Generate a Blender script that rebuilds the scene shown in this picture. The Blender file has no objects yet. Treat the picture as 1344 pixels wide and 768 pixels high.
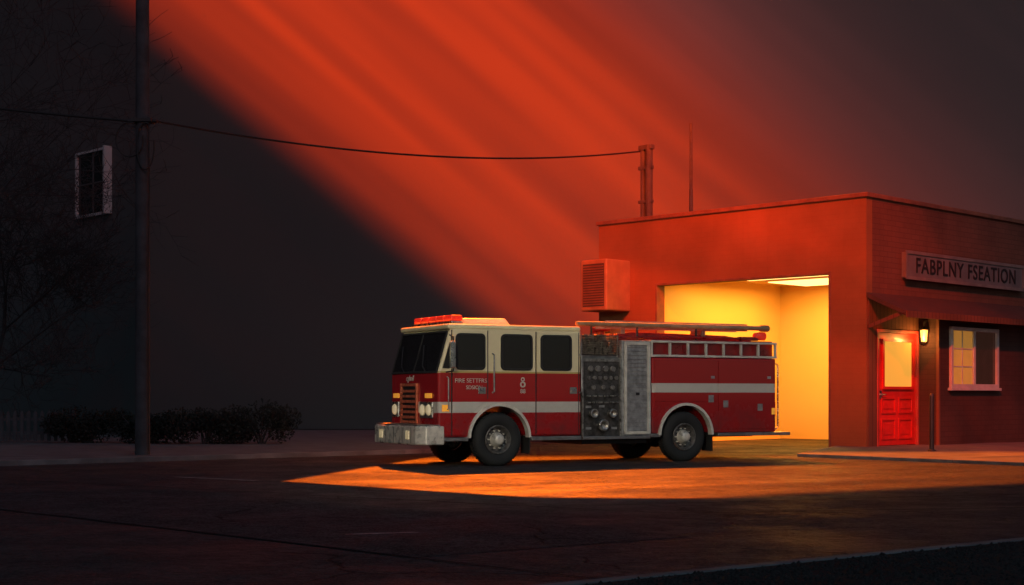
import bpy, math, random
from mathutils import Vector, Matrix
random.seed(7)
S=bpy.context.scene
COL=S.collection
S.view_settings.view_transform='Standard'
S.view_settings.look='None'
S.view_settings.exposure=0

# ---------------------------------------------------------------- materials
def nt(m):
    m.use_nodes=True
    t=m.node_tree
    return t,t.nodes,t.links
def math_node(t,op,a,b=None,c=None,clamp=False):
    n=t.nodes.new('ShaderNodeMath'); n.operation=op; n.use_clamp=clamp
    for i,v in enumerate((a,b,c)):
        if v is None: continue
        if isinstance(v,(int,float)): n.inputs[i].default_value=v
        else: t.links.new(v,n.inputs[i])
    return n.outputs[0]
def mixc(t,f,a,b,mode='MIX'):
    n=t.nodes.new('ShaderNodeMix'); n.data_type='RGBA'; n.blend_type=mode
    if isinstance(f,(int,float)): n.inputs[0].default_value=f
    else: t.links.new(f,n.inputs[0])
    for i,v in ((6,a),(7,b)):
        if isinstance(v,tuple): n.inputs[i].default_value=(v+(1,))[:4]
        else: t.links.new(v,n.inputs[i])
    return n.outputs[2]
def noise(t,vec,scale,detail=4,rough=.6):
    n=t.nodes.new('ShaderNodeTexNoise'); n.inputs['Scale'].default_value=scale
    n.inputs['Detail'].default_value=detail; n.inputs['Roughness'].default_value=rough
    if vec is not None: t.links.new(vec,n.inputs['Vector'])
    return n.outputs['Fac']
def ramp(t,f,lo,hi,a=0.,b=1.):
    n=t.nodes.new('ShaderNodeMapRange'); n.interpolation_type='SMOOTHSTEP'
    n.inputs[1].default_value=lo; n.inputs[2].default_value=hi
    n.inputs[3].default_value=a; n.inputs[4].default_value=b
    t.links.new(f,n.inputs[0]); return n.outputs[0]
def obco(t):
    return t.nodes.new('ShaderNodeTexCoord').outputs['Object']
def sep(t,v):
    n=t.nodes.new('ShaderNodeSeparateXYZ'); t.links.new(v,n.inputs[0]); return n.outputs
def bump(t,h,strength,dist=.02):
    n=t.nodes.new('ShaderNodeBump'); n.inputs['Strength'].default_value=strength
    n.inputs['Distance'].default_value=dist; t.links.new(h,n.inputs['Height'])
    t.links.new(n.outputs[0],t.nodes['Principled BSDF'].inputs['Normal'])
def mat(name,col,rough=.6,metal=0.,var=.25,scale=3.,bmp=0.,bscale=60.,coat=0.,emit=None,estr=0.,spec=.5):
    m=bpy.data.materials.new(name); t,N,L=nt(m); P=N['Principled BSDF']
    oc=obco(t)
    f=noise(t,oc,scale,6)
    f=ramp(t,f,.3,.7)
    dark=tuple(c*(1-var) for c in col); lite=tuple(min(1,c*(1+var*.6)) for c in col)
    L.new(mixc(t,f,dark,lite),P.inputs['Base Color'])
    r=math_node(t,'MULTIPLY_ADD',f,.12,rough-.06,clamp=True)
    L.new(r,P.inputs['Roughness'])
    P.inputs['Metallic'].default_value=metal
    P.inputs['Specular IOR Level'].default_value=spec
    P.inputs['Coat Weight'].default_value=coat
    P.inputs['Coat Roughness'].default_value=.08
    if bmp>0: bump(t,noise(t,oc,bscale,4),bmp)
    if emit:
        P.inputs['Emission Color'].default_value=emit+(1,)
        P.inputs['Emission Strength'].default_value=estr
    return m

RED=(.38,.007,.010); CREAM=(.78,.68,.42)
def truck_paint(name,kind):
    m=bpy.data.materials.new(name); t,N,L=nt(m); P=N['Principled BSDF']
    oc=obco(t); x,y,z=sep(t,oc)
    if kind=='cab':
        top=math_node(t,'GREATER_THAN',z,2.0)
        lo,hi=1.13,1.36
    else:
        top=None; lo,hi=1.56,1.77
    st=math_node(t,'MULTIPLY',math_node(t,'GREATER_THAN',z,lo),math_node(t,'LESS_THAN',z,hi))
    c=mixc(t,st,RED,(.60,.57,.50))
    if kind=='cab':
        st2=math_node(t,'MULTIPLY',math_node(t,'GREATER_THAN',z,1.965),math_node(t,'LESS_THAN',z,2.0))
        c=mixc(t,top,c,CREAM)
        c=mixc(t,st2,c,(.5,.36,.12))
    g=noise(t,oc,2.2,8,.7)
    low=ramp(t,z,.5,1.5,1.,.0)
    gr=math_node(t,'MULTIPLY',math_node(t,'MULTIPLY',ramp(t,g,.35,.75),.7),math_node(t,'ADD',low,.12),clamp=True)
    c=mixc(t,gr,c,(.04,.025,.022))
    L.new(c,P.inputs['Base Color'])
    L.new(math_node(t,'MULTIPLY_ADD',gr,.5,.22),P.inputs['Roughness'])
    P.inputs['Coat Weight'].default_value=.8; P.inputs['Coat Roughness'].default_value=.05
    return m
M_CAB=truck_paint('cab_paint','cab'); M_BODY=truck_paint('body_paint','rear')
M_RED=mat('red_paint',(.26,.008,.010),.32,coat=.6,var=.35)
M_CREAM=mat('cream_paint',(.90,.80,.46),.4,coat=.3,var=.1)
M_WHITE=mat('white_trim',(.62,.58,.50),.45,var=.25)
M_GLASS=mat('dark_glass',(.012,.012,.014),.06,var=.1)
M_RUB=mat('rubber',(.016,.016,.016),.8,var=.3,bmp=.3,bscale=40)
M_BLACK=mat('black_metal',(.02,.02,.022),.5,var=.3)
M_CHROME=mat('chrome',(.62,.6,.56),.28,metal=1.,var=.25,scale=8)
M_BUMP=mat('pale_bumper_metal',(.76,.72,.62),.30,metal=.4,var=.3,scale=5)
M_RIM=mat('dull_wheel_metal',(.14,.13,.12),.42,metal=.5,var=.5,scale=14)
M_GRILLE_GLOW=mat('grille_metal_red_glow',(.72,.18,.09),.32,metal=.35,var=.3,scale=8)  # red glow reflected by the grille is put into its metal colour
M_ALU=mat('aluminium',(.40,.40,.39),.42,metal=.55,var=.35,scale=6)
M_FIT=mat('pump_fitting_metal',(.32,.30,.27),.32,metal=.6,var=.5,scale=12)
M_PANEL=mat('pump_metal',(.085,.08,.075),.42,metal=.5,var=.6,scale=9)
M_REDL=mat('red_lens',(.6,.02,.01),.2,emit=(1,.05,.02),estr=.3)
M_AMB=mat('amber_lens',(.8,.35,.03),.25,emit=(1,.4,.05),estr=.4)
M_LAMP=mat('headlamp_glass',(.8,.75,.6),.15,emit=(1,.75,.35),estr=.2)
M_TAN=mat('tan_ladder',(.34,.22,.12),.5,var=.35)
M_LADDER=mat('grey_ladder_metal',(.36,.30,.24),.45,metal=.4,var=.35)
M_HOSE=mat('canvas_hose',(.14,.12,.09),.9,var=.5,scale=12)
M_PALE=mat('faded_lettering',(.56,.47,.40),.5)
M_DIAL=mat('gauge_dial',(.18,.17,.155),.4)
def diamond():
    m=mat('tread_plate',(.38,.37,.35),.4,metal=.9,var=.3,scale=5)
    t=m.node_tree; oc=obco(t)
    v=t.nodes.new('ShaderNodeTexVoronoi'); v.inputs['Scale'].default_value=26; t.links.new(oc,v.inputs['Vector'])
    bump(t,v.outputs['Distance'],.5,.01); return m
M_PLATE=diamond()

def asphalt(name,base,patch,rmin=.5,rmax=.8,spec=.3):
    m=bpy.data.materials.new(name); t,N,L=nt(m); P=N['Principled BSDF']
    oc=obco(t)
    big=ramp(t,noise(t,oc,.16,7,.62),.35,.65)
    med=noise(t,oc,1.3,7,.7); fine=noise(t,oc,30,3,.75); mid=noise(t,oc,7,4,.7)
    c=mixc(t,big,base,patch)
    c=mixc(t,ramp(t,med,.38,.62),c,tuple(b*.4 for b in base))
    c=mixc(t,ramp(t,mid,.46,.62,0,.9),c,tuple(b*.15 for b in base))
    c=mixc(t,ramp(t,fine,.45,.75),c,tuple(min(1,b*2.1) for b in base))
    v=t.nodes.new('ShaderNodeTexVoronoi'); v.feature='DISTANCE_TO_EDGE'; v.inputs['Scale'].default_value=.32
    mp=t.nodes.new('ShaderNodeVectorMath'); mp.operation='ADD'
    nn=t.nodes.new('ShaderNodeTexNoise'); nn.inputs['Scale'].default_value=.9; nn.inputs['Detail'].default_value=6
    L.new(oc,nn.inputs['Vector']); L.new(oc,mp.inputs[0]); 
    sc=t.nodes.new('ShaderNodeVectorMath'); sc.operation='SCALE'; sc.inputs['Scale'].default_value=1.6
    L.new(nn.outputs['Color'],sc.inputs[0]); L.new(sc.outputs[0],mp.inputs[1]); L.new(mp.outputs[0],v.inputs['Vector'])
    cr=ramp(t,v.outputs['Distance'],.0,.014,1.,0.)
    crm=math_node(t,'MULTIPLY',cr,ramp(t,noise(t,oc,.3,2),.40,.55))
    c=mixc(t,crm,c,(.006,.006,.006))
    L.new(c,P.inputs['Base Color'])
    r=math_node(t,'ADD',ramp(t,noise(t,oc,.5,6,.7),.35,.65,rmin,rmax),math_node(t,'MULTIPLY',fine,.1))
    L.new(r,P.inputs['Roughness'])
    h=math_node(t,'ADD',math_node(t,'MULTIPLY',fine,.8),math_node(t,'MULTIPLY',med,2.2))
    h=math_node(t,'ADD',h,math_node(t,'MULTIPLY',mid,3.0))
    h=math_node(t,'SUBTRACT',h,crm)
    bump(t,h,1.,.13)
    P.inputs['Specular IOR Level'].default_value=spec
    return m
M_ROAD=asphalt('asphalt',(.060,.064,.070),(.085,.088,.094),.44,.74,.34)
M_SLAB=asphalt('old_concrete_slab',(.085,.092,.100),(.070,.076,.083),.55,.8,.2)
M_APRON=asphalt('worn_concrete_apron',(.08,.074,.068),(.06,.056,.052),.4,.7)
M_PAVE=mat('pavement_concrete',(.11,.112,.115),.8,var=.4,scale=1.5,bmp=.3,bscale=30)
M_KERB=mat('kerb_concrete',(.14,.14,.14),.8,var=.4,scale=2,bmp=.3,bscale=25)
M_EARTH=mat('dark_earth',(.024,.021,.019),.95,var=.5,scale=.6,bmp=.6,bscale=12,spec=.2)
M_SEAM=mat('tar_seam',(.026,.027,.028),.92,spec=.05)
M_PAINT=mat('worn_road_paint',(.20,.20,.20),.7,var=.7,scale=6)
M_GRAVEL=mat('gravel',(.034,.027,.025),.95,var=.6,scale=20,spec=.2)

def wall_mat(name,col,brick=0.,planks=0.,bstr=.25,var=.25,streak=.3):
    m=bpy.data.materials.new(name); t,N,L=nt(m); P=N['Principled BSDF']
    oc=obco(t); x,y,z=sep(t,oc)
    h=math_node(t,'ADD',x,y)
    f=ramp(t,noise(t,oc,.45,8,.6),.3,.7)
    c=mixc(t,f,tuple(a*(1-var) for a in col),tuple(a*(1+var) for a in col))
    cb=t.nodes.new('ShaderNodeCombineXYZ'); L.new(math_node(t,'MULTIPLY',h,1.6),cb.inputs[0]); L.new(math_node(t,'MULTIPLY',z,.12),cb.inputs[1])
    s=ramp(t,noise(t,cb.outputs[0],1.,5,.6),.5,.8,0,streak)
    c=mixc(t,s,c,tuple(a*.45 for a in col))
    fine=noise(t,oc,30,4)
    hh=fine
    if brick>0:
        b=t.nodes.new('ShaderNodeTexBrick'); b.inputs['Scale'].default_value=1.
        b.inputs['Brick Width'].default_value=.44; b.inputs['Row Height'].default_value=.15
        b.inputs['Mortar Size'].default_value=.014; b.inputs['Mortar Smooth'].default_value=.4
        cb2=t.nodes.new('ShaderNodeCombineXYZ'); L.new(h,cb2.inputs[0]); L.new(z,cb2.inputs[1])
        L.new(cb2.outputs[0],b.inputs['Vector'])
        b.inputs['Color1'].default_value=(1,1,1,1); b.inputs['Color2'].default_value=(.8,.8,.8,1); b.inputs['Mortar'].default_value=(.5,.5,.5,1)
        c=mixc(t,brick,c,b.outputs['Color'],'MULTIPLY')
        hh=math_node(t,'SUBTRACT',math_node(t,'MULTIPLY',fine,.5),b.outputs['Fac'])
    if planks>0:
        fr=math_node(t,'FRACT',math_node(t,'DIVIDE',h,planks))
        g=ramp(t,math_node(t,'ABSOLUTE',math_node(t,'SUBTRACT',fr,.5)),.42,.5)
        c=mixc(t,g,c,tuple(a*.2 for a in col))
        hh=math_node(t,'SUBTRACT',math_node(t,'MULTIPLY',fine,.3),g)
    L.new(c,P.inputs['Base Color']); P.inputs['Roughness'].default_value=.88
    P.inputs['Specular IOR Level'].default_value=.25
    bump(t,hh,bstr,.015)
    return m
M_STATION=wall_mat('station_front_brick',(.20,.092,.038),brick=.12,bstr=.08,var=.16,streak=.22)
M_STSIDE=wall_mat('station_side_brick',(.13,.058,.038),brick=.6,bstr=.3,var=.2,streak=.25)  # side wall: darker tone and stronger brick pattern than the front
M_COPING=mat('coping_stone',(.15,.07,.04),.85,var=.3)
M_SIDING=wall_mat('brown_siding',(.13,.058,.035),planks=.2,bstr=.5)
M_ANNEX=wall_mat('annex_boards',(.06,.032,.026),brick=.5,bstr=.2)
M_INT=mat('warm_plaster',(.72,.48,.18),.85,var=.03,scale=.5)
M_CEIL=mat('ceiling_plaster',(.7,.50,.22),.8,var=.04)
M_HOUSE=wall_mat('dark_render',(.084,.086,.086),bstr=.04,var=.04,streak=.04)
M_AWN=mat('awning_shingle',(.05,.026,.02),.85,var=.4,scale=5,bmp=.5,bscale=14)
M_DOOR=mat('red_door',(.50,.018,.012),.45,var=.2,coat=.1)
M_LITGLASS=mat('lit_door_glass',(.25,.13,.03),.8,emit=(1,.47,.06),estr=.70,var=.05,scale=1,spec=.1)
M_LITWIN=mat('lit_window_glass',(.3,.18,.05),.4,emit=(1,.42,.07),estr=.28,var=.2,scale=2)
M_DIMWIN=mat('dim_window_glass',(.02,.015,.013),.2,emit=(1,.35,.2),estr=.02,var=.3)
M_FRAME=mat('white_frame',(.42,.44,.42),.5,var=.15)
M_FRAMED=mat('dim_window_frame',(.42,.43,.43),.6,var=.05)
M_TUBE=mat('ceiling_light_panel',(.9,.8,.5),.4,emit=(1,.68,.22),estr=2.2,var=.03)
M_SIGN=mat('sign_board',(.13,.125,.12),.6,var=.2,scale=2)
M_SIGNED=mat('sign_edge',(.16,.145,.13),.5)
M_LETTER=mat('sign_letters',(.010,.009,.009),.6)
M_LANT=mat('lantern_glass',(.8,.5,.2),.3,emit=(1,.42,.08),estr=3.2)
M_AC=mat('ac_casing',(.25,.15,.065),.7,var=.2,scale=2)
M_ACG=mat('ac_louvre',(.17,.09,.045),.7,var=.2,scale=2)
M_DARK=mat('dark_slat',(.04,.03,.025),.6)
M_POLE=mat('weathered_pole',(.042,.046,.052),.85,var=.45,scale=3,bmp=.5,bscale=15)
M_BARK=mat('bark',(.030,.031,.034),.9,var=.4)
M_LEAF=mat('dark_leaf',(.018,.022,.019),.8,var=.5,scale=2.5,spec=.15)
M_FENCE=mat('old_dim_paint',(.05,.053,.060),.8,var=.3)
M_WIRE=mat('wire_rubber',(.012,.012,.012),.6)
m=bpy.data.materials.new('misty_sky'); t,N,L=nt(m); P=N['Principled BSDF']
oc=obco(t); f=ramp(t,noise(t,oc,.045,3,.5),.3,.7)
L.new(mixc(t,f,(.088,.089,.087),(.098,.099,.096)),P.inputs['Base Color']); P.inputs['Roughness'].default_value=1.; P.inputs['Specular IOR Level'].default_value=0.
M_SKY=m

# ---------------------------------------------------------------- mesh builder
class MB:
    def __init__(s): s.v=[];s.f=[];s.sm=[];s.mi=[]
    def add(s,v,f,smooth=False,mi=0):
        o=len(s.v); s.v+= [tuple(p) for p in v]
        for q in f: s.f.append([i+o for i in q]); s.sm.append(smooth); s.mi.append(mi)
        return s
    def box(s,x0,x1,y0,y1,z0,z1,mi=0):
        v=[(x,y,z) for z in (z0,z1) for y in (y0,y1) for x in (x0,x1)]
        return s.add(v,[(0,2,3,1),(4,5,7,6),(0,1,5,4),(2,6,7,3),(0,4,6,2),(1,3,7,5)],mi=mi)
    def prism(s,pts,axis,d0,d1,mi=0):
        def P(a,b,d): return {'y':(a,d,b),'x':(d,a,b),'z':(a,b,d)}[axis]
        n=len(pts); v=[P(a,b,d0) for a,b in pts]+[P(a,b,d1) for a,b in pts]
        f=[list(range(n)),list(range(2*n-1,n-1,-1))]+[(i,i+n,(i+1)%n+n,(i+1)%n) for i in range(n)]
        return s.add(v,f,mi=mi)
    def cyl(s,p0,p1,r0,r1=None,seg=16,caps=True,mi=0):
        r1=r0 if r1 is None else r1
        p0=Vector(p0);p1=Vector(p1);d=(p1-p0).normalized()
        a=d.orthogonal().normalized();b=d.cross(a)
        c=[(math.cos(2*math.pi*i/seg),math.sin(2*math.pi*i/seg)) for i in range(seg)]
        A=[p0+(a*x+b*y)*r0 for x,y in c];B=[p1+(a*x+b*y)*r1 for x,y in c]
        s.add(A+B,[(i,(i+1)%seg,(i+1)%seg+seg,i+seg) for i in range(seg)],True,mi)
        if caps: s.add(A,[list(range(seg))[::-1]],mi=mi); s.add(B,[list(range(seg))],mi=mi)
        return s
    def lathe(s,prof,c,axis='y',seg=40,smooth=True,mi=0):
        v=[]
        for r,h in prof:
            for i in range(seg):
                a=2*math.pi*i/seg; q=(r*math.cos(a),r*math.sin(a))
                v.append({'y':(c[0]+q[0],c[1]+h,c[2]+q[1]),'z':(c[0]+q[0],c[1]+q[1],c[2]+h),'x':(c[0]+h,c[1]+q[0],c[2]+q[1])}[axis])
        f=[]
        for k in range(len(prof)-1):
            for i in range(seg):
                j=(i+1)%seg; f.append((k*seg+i,k*seg+j,(k+1)*seg+j,(k+1)*seg+i))
        return s.add(v,f,smooth,mi)
    def tube(s,pts,r,seg=8,mi=0):
        for a,b in zip(pts[:-1],pts[1:]):
            s.cyl(a,b,r,r,seg,True,mi)
        return s
    def obj(s,name,mats,parent=None,bevel=0.,label=None,seg=2,origin=None):
        me=bpy.data.meshes.new(name)
        vv=s.v
        if origin: vv=[(a-origin[0],b-origin[1],c-origin[2]) for a,b,c in vv]
        me.from_pydata(vv,[],s.f); me.update()
        for p,sm,mi in zip(me.polygons,s.sm,s.mi): p.use_smooth=sm; p.material_index=mi
        import bmesh
        bm=bmesh.new(); bm.from_mesh(me); bmesh.ops.recalc_face_normals(bm,faces=bm.faces); bm.to_mesh(me); bm.free()
        if not isinstance(mats,(list,tuple)): mats=[mats]
        for m in mats: me.materials.append(m)
        o=bpy.data.objects.new(name,me); COL.objects.link(o)
        if origin: o.location=origin
        if parent: o.parent=parent
        if bevel>0:
            b=o.modifiers.new('bevel','BEVEL'); b.width=bevel; b.segments=seg; b.limit_method='ANGLE'; b.angle_limit=math.radians(35)
        if label: o['label']=label
        return o
def many(name,m,parent,pieces,bevel=0.):
    return [p.obj(name,m,parent,bevel) for p in pieces]
def thing(name,loc,rotz,label,cat,group=None):
    e=bpy.data.objects.new(name,None); COL.objects.link(e)
    e.location=loc; e.rotation_euler=(0,0,rotz); e.empty_display_size=.3
    e['label']=label; e['category']=cat
    if group: e['group']=group
    return e
def tag(o,label,cat,group=None):
    o['label']=label;o['category']=cat
    if group:o['group']=group
    return o
def struct(o,label,cat): o['kind']='structure';o['label']=label;o['category']=cat;return o
def text(name,body,size,loc,mat,parent,extr=.008,rot=(math.pi/2,0,0),sx=1.,spacing=1.,shear=0,off=.006):
    cu=bpy.data.curves.new(name,'FONT'); cu.body=body; cu.size=size; cu.extrude=extr; cu.align_x='CENTER'; cu.align_y='CENTER'
    cu.space_character=spacing; cu.shear=shear; cu.offset=off*size
    o=bpy.data.objects.new(name+'_curve',cu); COL.objects.link(o)
    dg=bpy.context.evaluated_depsgraph_get(); dg.update()
    me=bpy.data.meshes.new_from_object(o.evaluated_get(dg)); bpy.data.objects.remove(o)
    me.materials.clear(); me.materials.append(mat)
    q=bpy.data.objects.new(name,me); COL.objects.link(q); q.location=loc; q.rotation_euler=rot; q.scale=(sx,1,1); q.parent=parent
    return q
def rrect(x0,x1,z0,z1,r,n=5):
    pts=[]
    for cx,cz,a0 in ((x1-r,z1-r,0),(x0+r,z1-r,90),(x0+r,z0+r,180),(x1-r,z0+r,270)):
        for i in range(n+1):
            a=math.radians(a0+90*i/n); pts.append((cx+r*math.cos(a),cz+r*math.sin(a)))
    return pts
def ring(mb,o,i,y0,y1):
    n=len(o); v=[(a,y0,b) for a,b in o]+[(a,y0,b) for a,b in i]+[(a,y1,b) for a,b in o]+[(a,y1,b) for a,b in i]
    f=[]
    for k in range(n):
        j=(k+1)%n
        f+=[(k,j,n+j,n+k),(2*n+k,3*n+k,3*n+j,2*n+j),(k,2*n+k,2*n+j,j),(n+k,n+j,3*n+j,3*n+k)]
    mb.add(v,f); return mb

# ================================================================ GROUND
struct(MB().add([(-500,-300,0),(500,-300,0),(500,700,0),(-500,700,0)],[(0,1,2,3)]).obj('ground',M_EARTH),'dark bare ground around the street','ground')
struct(MB().add([(-120,-30,.004),(120,-30,.004),(120,59,.004),(-120,59,.004)],[(0,1,2,3)]).obj('road',M_ROAD),'dark worn asphalt street with cracks','road')
struct(MB().add([(-.8,39.2,.008),(-2.2,33.0,.008),(6.0,33.5,.008),(7.0,36.0,.008),(9.2,41.6,.008),(3.,47.8,.008),(-.8,47.8,.008)],[(0,1,2,3,4,5,6)]).obj('apron',M_APRON),'worn concrete apron before the garage door','pavement')
struct(MB().add([(-150,66,-1),(170,66,-1),(170,66,60),(-150,66,60)],[(0,1,2,3)]).obj('sky',M_SKY),'smooth dark misty sky crossed by red light shafts','sky')
def kerb(name,line,w,z,label):
    mb=MB()
    for i,(a,b) in enumerate(zip(line[:-1],line[1:])):
        a=Vector(a);b=Vector(b);d=(b-a).normalized();n=Vector((-d.y,d.x))*w
        L=(b-a).length; k=max(1,int(L/1.8))
        for j in range(k):
            p=a+(b-a)*(j/k)+d*.008; q=a+(b-a)*((j+1)/k)-d*.008
            mb.prism([(p.x,p.y),(q.x,q.y),(q.x+n.x,q.y+n.y),(p.x+n.x,p.y+n.y)],'z',-.05,z)
    return struct(mb.obj(name,M_KERB,bevel=.015),label,'kerb')
struct(MB().prism([(-34.8,12.2),(-3.1,37.35),(-.85,39.15),(-.85,59.5),(-60,59.5),(-60,12.2)],'z',-.05,.11).obj('pavement',M_PAVE),'concrete pavement beside the dark house','pavement')
kerb('kerb',[(-35,12),(-3.3,37.2),(-1,39),(-1,47)],.16,.12,'concrete kerb in front of the bushes')
struct(MB().prism([(9.2,41.4),(7.1,36.0),(12.55,29.35),(40,29.35),(40,59)],'z',-.05,.075).obj('pavement',M_PAVE),'concrete pavement in front of the station door','pavement')
kerb('kerb',[(9.1,41.5),(6.95,36),(12.5,29.2),(40,29.2)],.16,.085,'kerb around the station pavement')
struct(MB().prism([(-9,3.95),(1.25,11.6),(5.13,14.5),(30,33-.1),(30,-20),(-9,-20)],'z',-.05,.09).obj('verge',M_EARTH),'dark gravel verge beside the street','verge')
kerb('kerb',[(30,33),(5.07,14.6),(1.19,11.7),(-9,4.07)],.16,.10,'worn kerb of the gravel verge')
mb=MB()
for _ in range(9000):
    t_=random.random(); u=random.random()**1.5*4
    x=.5+8*t_+u*.6+random.uniform(-.2,.2); y=10.95+6*t_-u*.8-.1
    r=random.uniform(.010,.028); z=.09
    v=[(x+r*random.uniform(.6,1)*math.cos(a)*1.2,y+r*math.sin(a)*random.uniform(.6,1),z) for a in (0,1.57,3.14,4.71)]+[(x,y,z+r*random.uniform(.5,1.1))]
    mb.add(v,[(0,1,4),(1,2,4),(2,3,4),(3,0,4)])
g=mb.obj('gravel',M_GRAVEL); g['kind']='stuff'; g['label']='loose dark gravel covering the verge'; g['category']='gravel'
def flat(name,pts,m,z,label,cat):
    return struct(MB().add([(a,b,z) for a,b in pts],[tuple(range(len(pts)))]).obj(name,m),label,cat)
def seam(a,b,w=.05):
    a=Vector(a);b=Vector(b);d=(b-a).normalized();n=Vector((-d.y,d.x))*w/2
    mbb=MB();k=14
    L=[];R=[]
    for i in range(k+1):
        p=a+(b-a)*i/k+Vector((random.uniform(-.04,.04),random.uniform(-.04,.04)))
        ww=n*random.uniform(.5,1.4); L.append((p.x+ww.x,p.y+ww.y,.014));R.append((p.x-ww.x,p.y-ww.y,.014))
    mbb.add(L+R,[(i,i+1,k+2+i,k+1+i) for i in range(k)])
    struct(mbb.obj('road_seam',M_SEAM),'tar seam in the asphalt','road seam')
seam((-9,21.6),(1.0,11.7)); seam((-9.,26.2),(2.,18.6),.04); seam((-1,19.2),(14,24.4),.05)
seam((2,18.6),(16,21.5),.04)
flat('road_slab',[(-9.5,22.1),(-5.2,23.3),(-.2,18.2),(1.9,15.6),(-.9,13.6)],M_SLAB,.009,'paler old concrete slab set in the asphalt','road')
flat('road_marking',[(-6.2,26.9),(-4.5,25.65),(-4.4,25.78),(-6.1,27.03)],M_PAINT,.013,'faded white line on the asphalt','road marking')
flat('road_marking',[(-1.77,15.75),(-1.0,16.0),(-1.05,16.10),(-1.8,15.85)],M_PAINT,.013,'short worn white dash on the asphalt','road marking')

# ================================================================ DARK HOUSE
LB=thing('dark_house',(-12.44,50,0),0,'tall dark rendered house with one small window','house')
def bayp(t,p=0.): return (-.704*t-.71*p, .71*t-.704*p)
MB().prism([(0,0),(-2.95,11.46),(-12.2,11.46),bayp(12.)],'z',0,20.5).obj('wall',M_HOUSE,LB)
MB().prism([(-.02,-.15),(-3.0,11.6),(-12.6,11.7),bayp(12.5,.15)],'z',20.5,20.9).obj('roof_ledge',M_HOUSE,LB)
def baybox(mb,t0,t1,p0,p1,z0,z1):
    a=[bayp(t0,p0),bayp(t1,p0),bayp(t1,p1),bayp(t0,p1)]
    return mb.prism(a,'z',z0,z1)
w=MB(); baybox(w,2.3,4.45,.01,.03,7.95,10.1); wo=w.obj('window',M_GLASS,LB,label='lone pale framed sash window in dark wall')
w=MB()
baybox(w,2.17,2.27,.0,.30,7.85,10.2); baybox(w,4.48,4.56,.0,.12,7.85,10.2); baybox(w,2.27,4.48,.0,.12,10.12,10.2); baybox(w,2.27,4.48,.0,.12,7.85,7.95)
w.obj('frame',M_FRAMED,wo)
w=MB(); baybox(w,3.36,3.41,.03,.07,7.95,10.12)
for z in (9.0,): baybox(w,2.27,3.36,.03,.06,z,z+.05); baybox(w,3.41,4.48,.03,.06,z,z+.05)
w.obj('glazing_bar',M_HOUSE,wo)

# ================================================================ STATION
ST=thing('fire_station',(9.82,40.9,0),math.radians(45),'flat-roofed orange red fire station with open lit garage','fire station')
H=7.0; W=9.9; D=14.
mb=MB()
mb.box(0,.3,0,1.134,0,H).box(0,.3,7.507,W,0,H).box(0,.3,1.134,7.507,5.0,H)
mb.box(.3,D,W-.3,W,0,H)
mb.obj('wall',M_STATION,ST,label='smooth front wall around the garage opening')
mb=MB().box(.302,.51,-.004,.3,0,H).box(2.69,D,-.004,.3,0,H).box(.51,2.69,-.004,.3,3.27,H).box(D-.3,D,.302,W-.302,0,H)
mb.obj('wall',M_STSIDE,ST,label='darker brick side wall')
mb=MB().box(-.07,.36,-.07,W+.07,H,H+.13).box(.36,D+.07,-.07,.36,H,H+.13).box(.36,D+.07,W-.36,W+.07,H,H+.13).box(D-.36,D+.07,.36,W-.36,H,H+.13)
mb.obj('roof_coping',M_COPING,ST,bevel=.02)
MB().box(.3,D-.3,.3,W-.3,6.45,6.6).obj('roof',M_DARK,ST)
mb=MB().box(.3,7.0,7.6,7.75,0,5.4).box(6.85,7.0,.95,7.6,0,5.4).box(.3,7.0,.8,.95,0,5.4)
mb.obj('garage_interior_wall',M_INT,ST,label='warm lit plaster garage walls')
MB().box(.3,6.85,.95,7.6,5.28,5.4).obj('garage_ceiling',M_CEIL,ST)
MB().box(.0,6.85,1.134,7.507,-.05,.014).obj('garage_floor',M_APRON,ST)
mb=MB().box(-.05,.34,7.44,7.507,0,5.0).box(-.05,.34,1.134,1.2,0,5.0).box(-.05,.34,1.2,7.44,4.93,5.0)
mb.obj('garage_door_frame',M_COPING,ST,bevel=.01)
for x0,x1 in ((1.2,3.1),(4.0,6.3)):
    fx=MB().box(x0,x1,1.3,6.2,5.2,5.279).obj('ceiling_light',M_CEIL,ST)
    MB().box(x0+.06,x1-.06,1.36,6.14,5.17,5.198).obj('light_panel',M_TUBE,fx)
mb=MB().box(.06,.47,-.045,-.006,.0,4.2).box(.47,2.75,-.045,-.006,3.38,4.2)
mb.obj('cladding',M_SIDING,ST)
mb=MB().box(.47,.56,-.07,.1,.07,3.36).box(2.64,2.73,-.07,.1,.07,3.36).box(.56,2.64,-.07,.1,3.27,3.36)
mb.obj('door_frame',mat('door_frame_paint',(.33,.05,.035),.5),ST,bevel=.01)
dr=MB().box(.565,2.635,.0,.05,.09,3.265)
dr=dr.obj('door',M_DOOR,ST,bevel=.006,label='red entrance door with glowing glass pane')
for xa,xb,za,zb in ((.75,1.52,.25,.85),(1.68,2.45,.25,.85),(.75,1.52,.98,1.45),(1.68,2.45,.98,1.45)):
    mb=MB()
    ring(mb,rrect(xa,xb,za,zb,.02,1),rrect(xa+.06,xb-.06,za+.06,zb-.06,.02,1),-.026,-.002)
    mb.box(xa+.14,xb-.14,-.016,-.002,za+.14,zb-.14)
    mb.obj('door_panel',M_DOOR,dr,bevel=.005)
MB().box(.88,2.38,-.02,-.002,1.75,3.02).obj('door_glass',M_LITGLASS,dr)
mb=MB(); ring(mb,rrect(.80,2.46,1.67,3.10,.02,1),rrect(.88,2.38,1.75,3.02,.02,1),-.05,-.002); mb.obj('glass_frame',M_DOOR,dr)
mb=MB().cyl((.72,-.02,1.52),(.72,-.08,1.52),.035).cyl((.72,-.08,1.52),(.88,-.08,1.52),.022).box(.67,.77,-.018,-.002,1.4,1.64)
mb.obj('handle',M_CHROME,dr)
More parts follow.
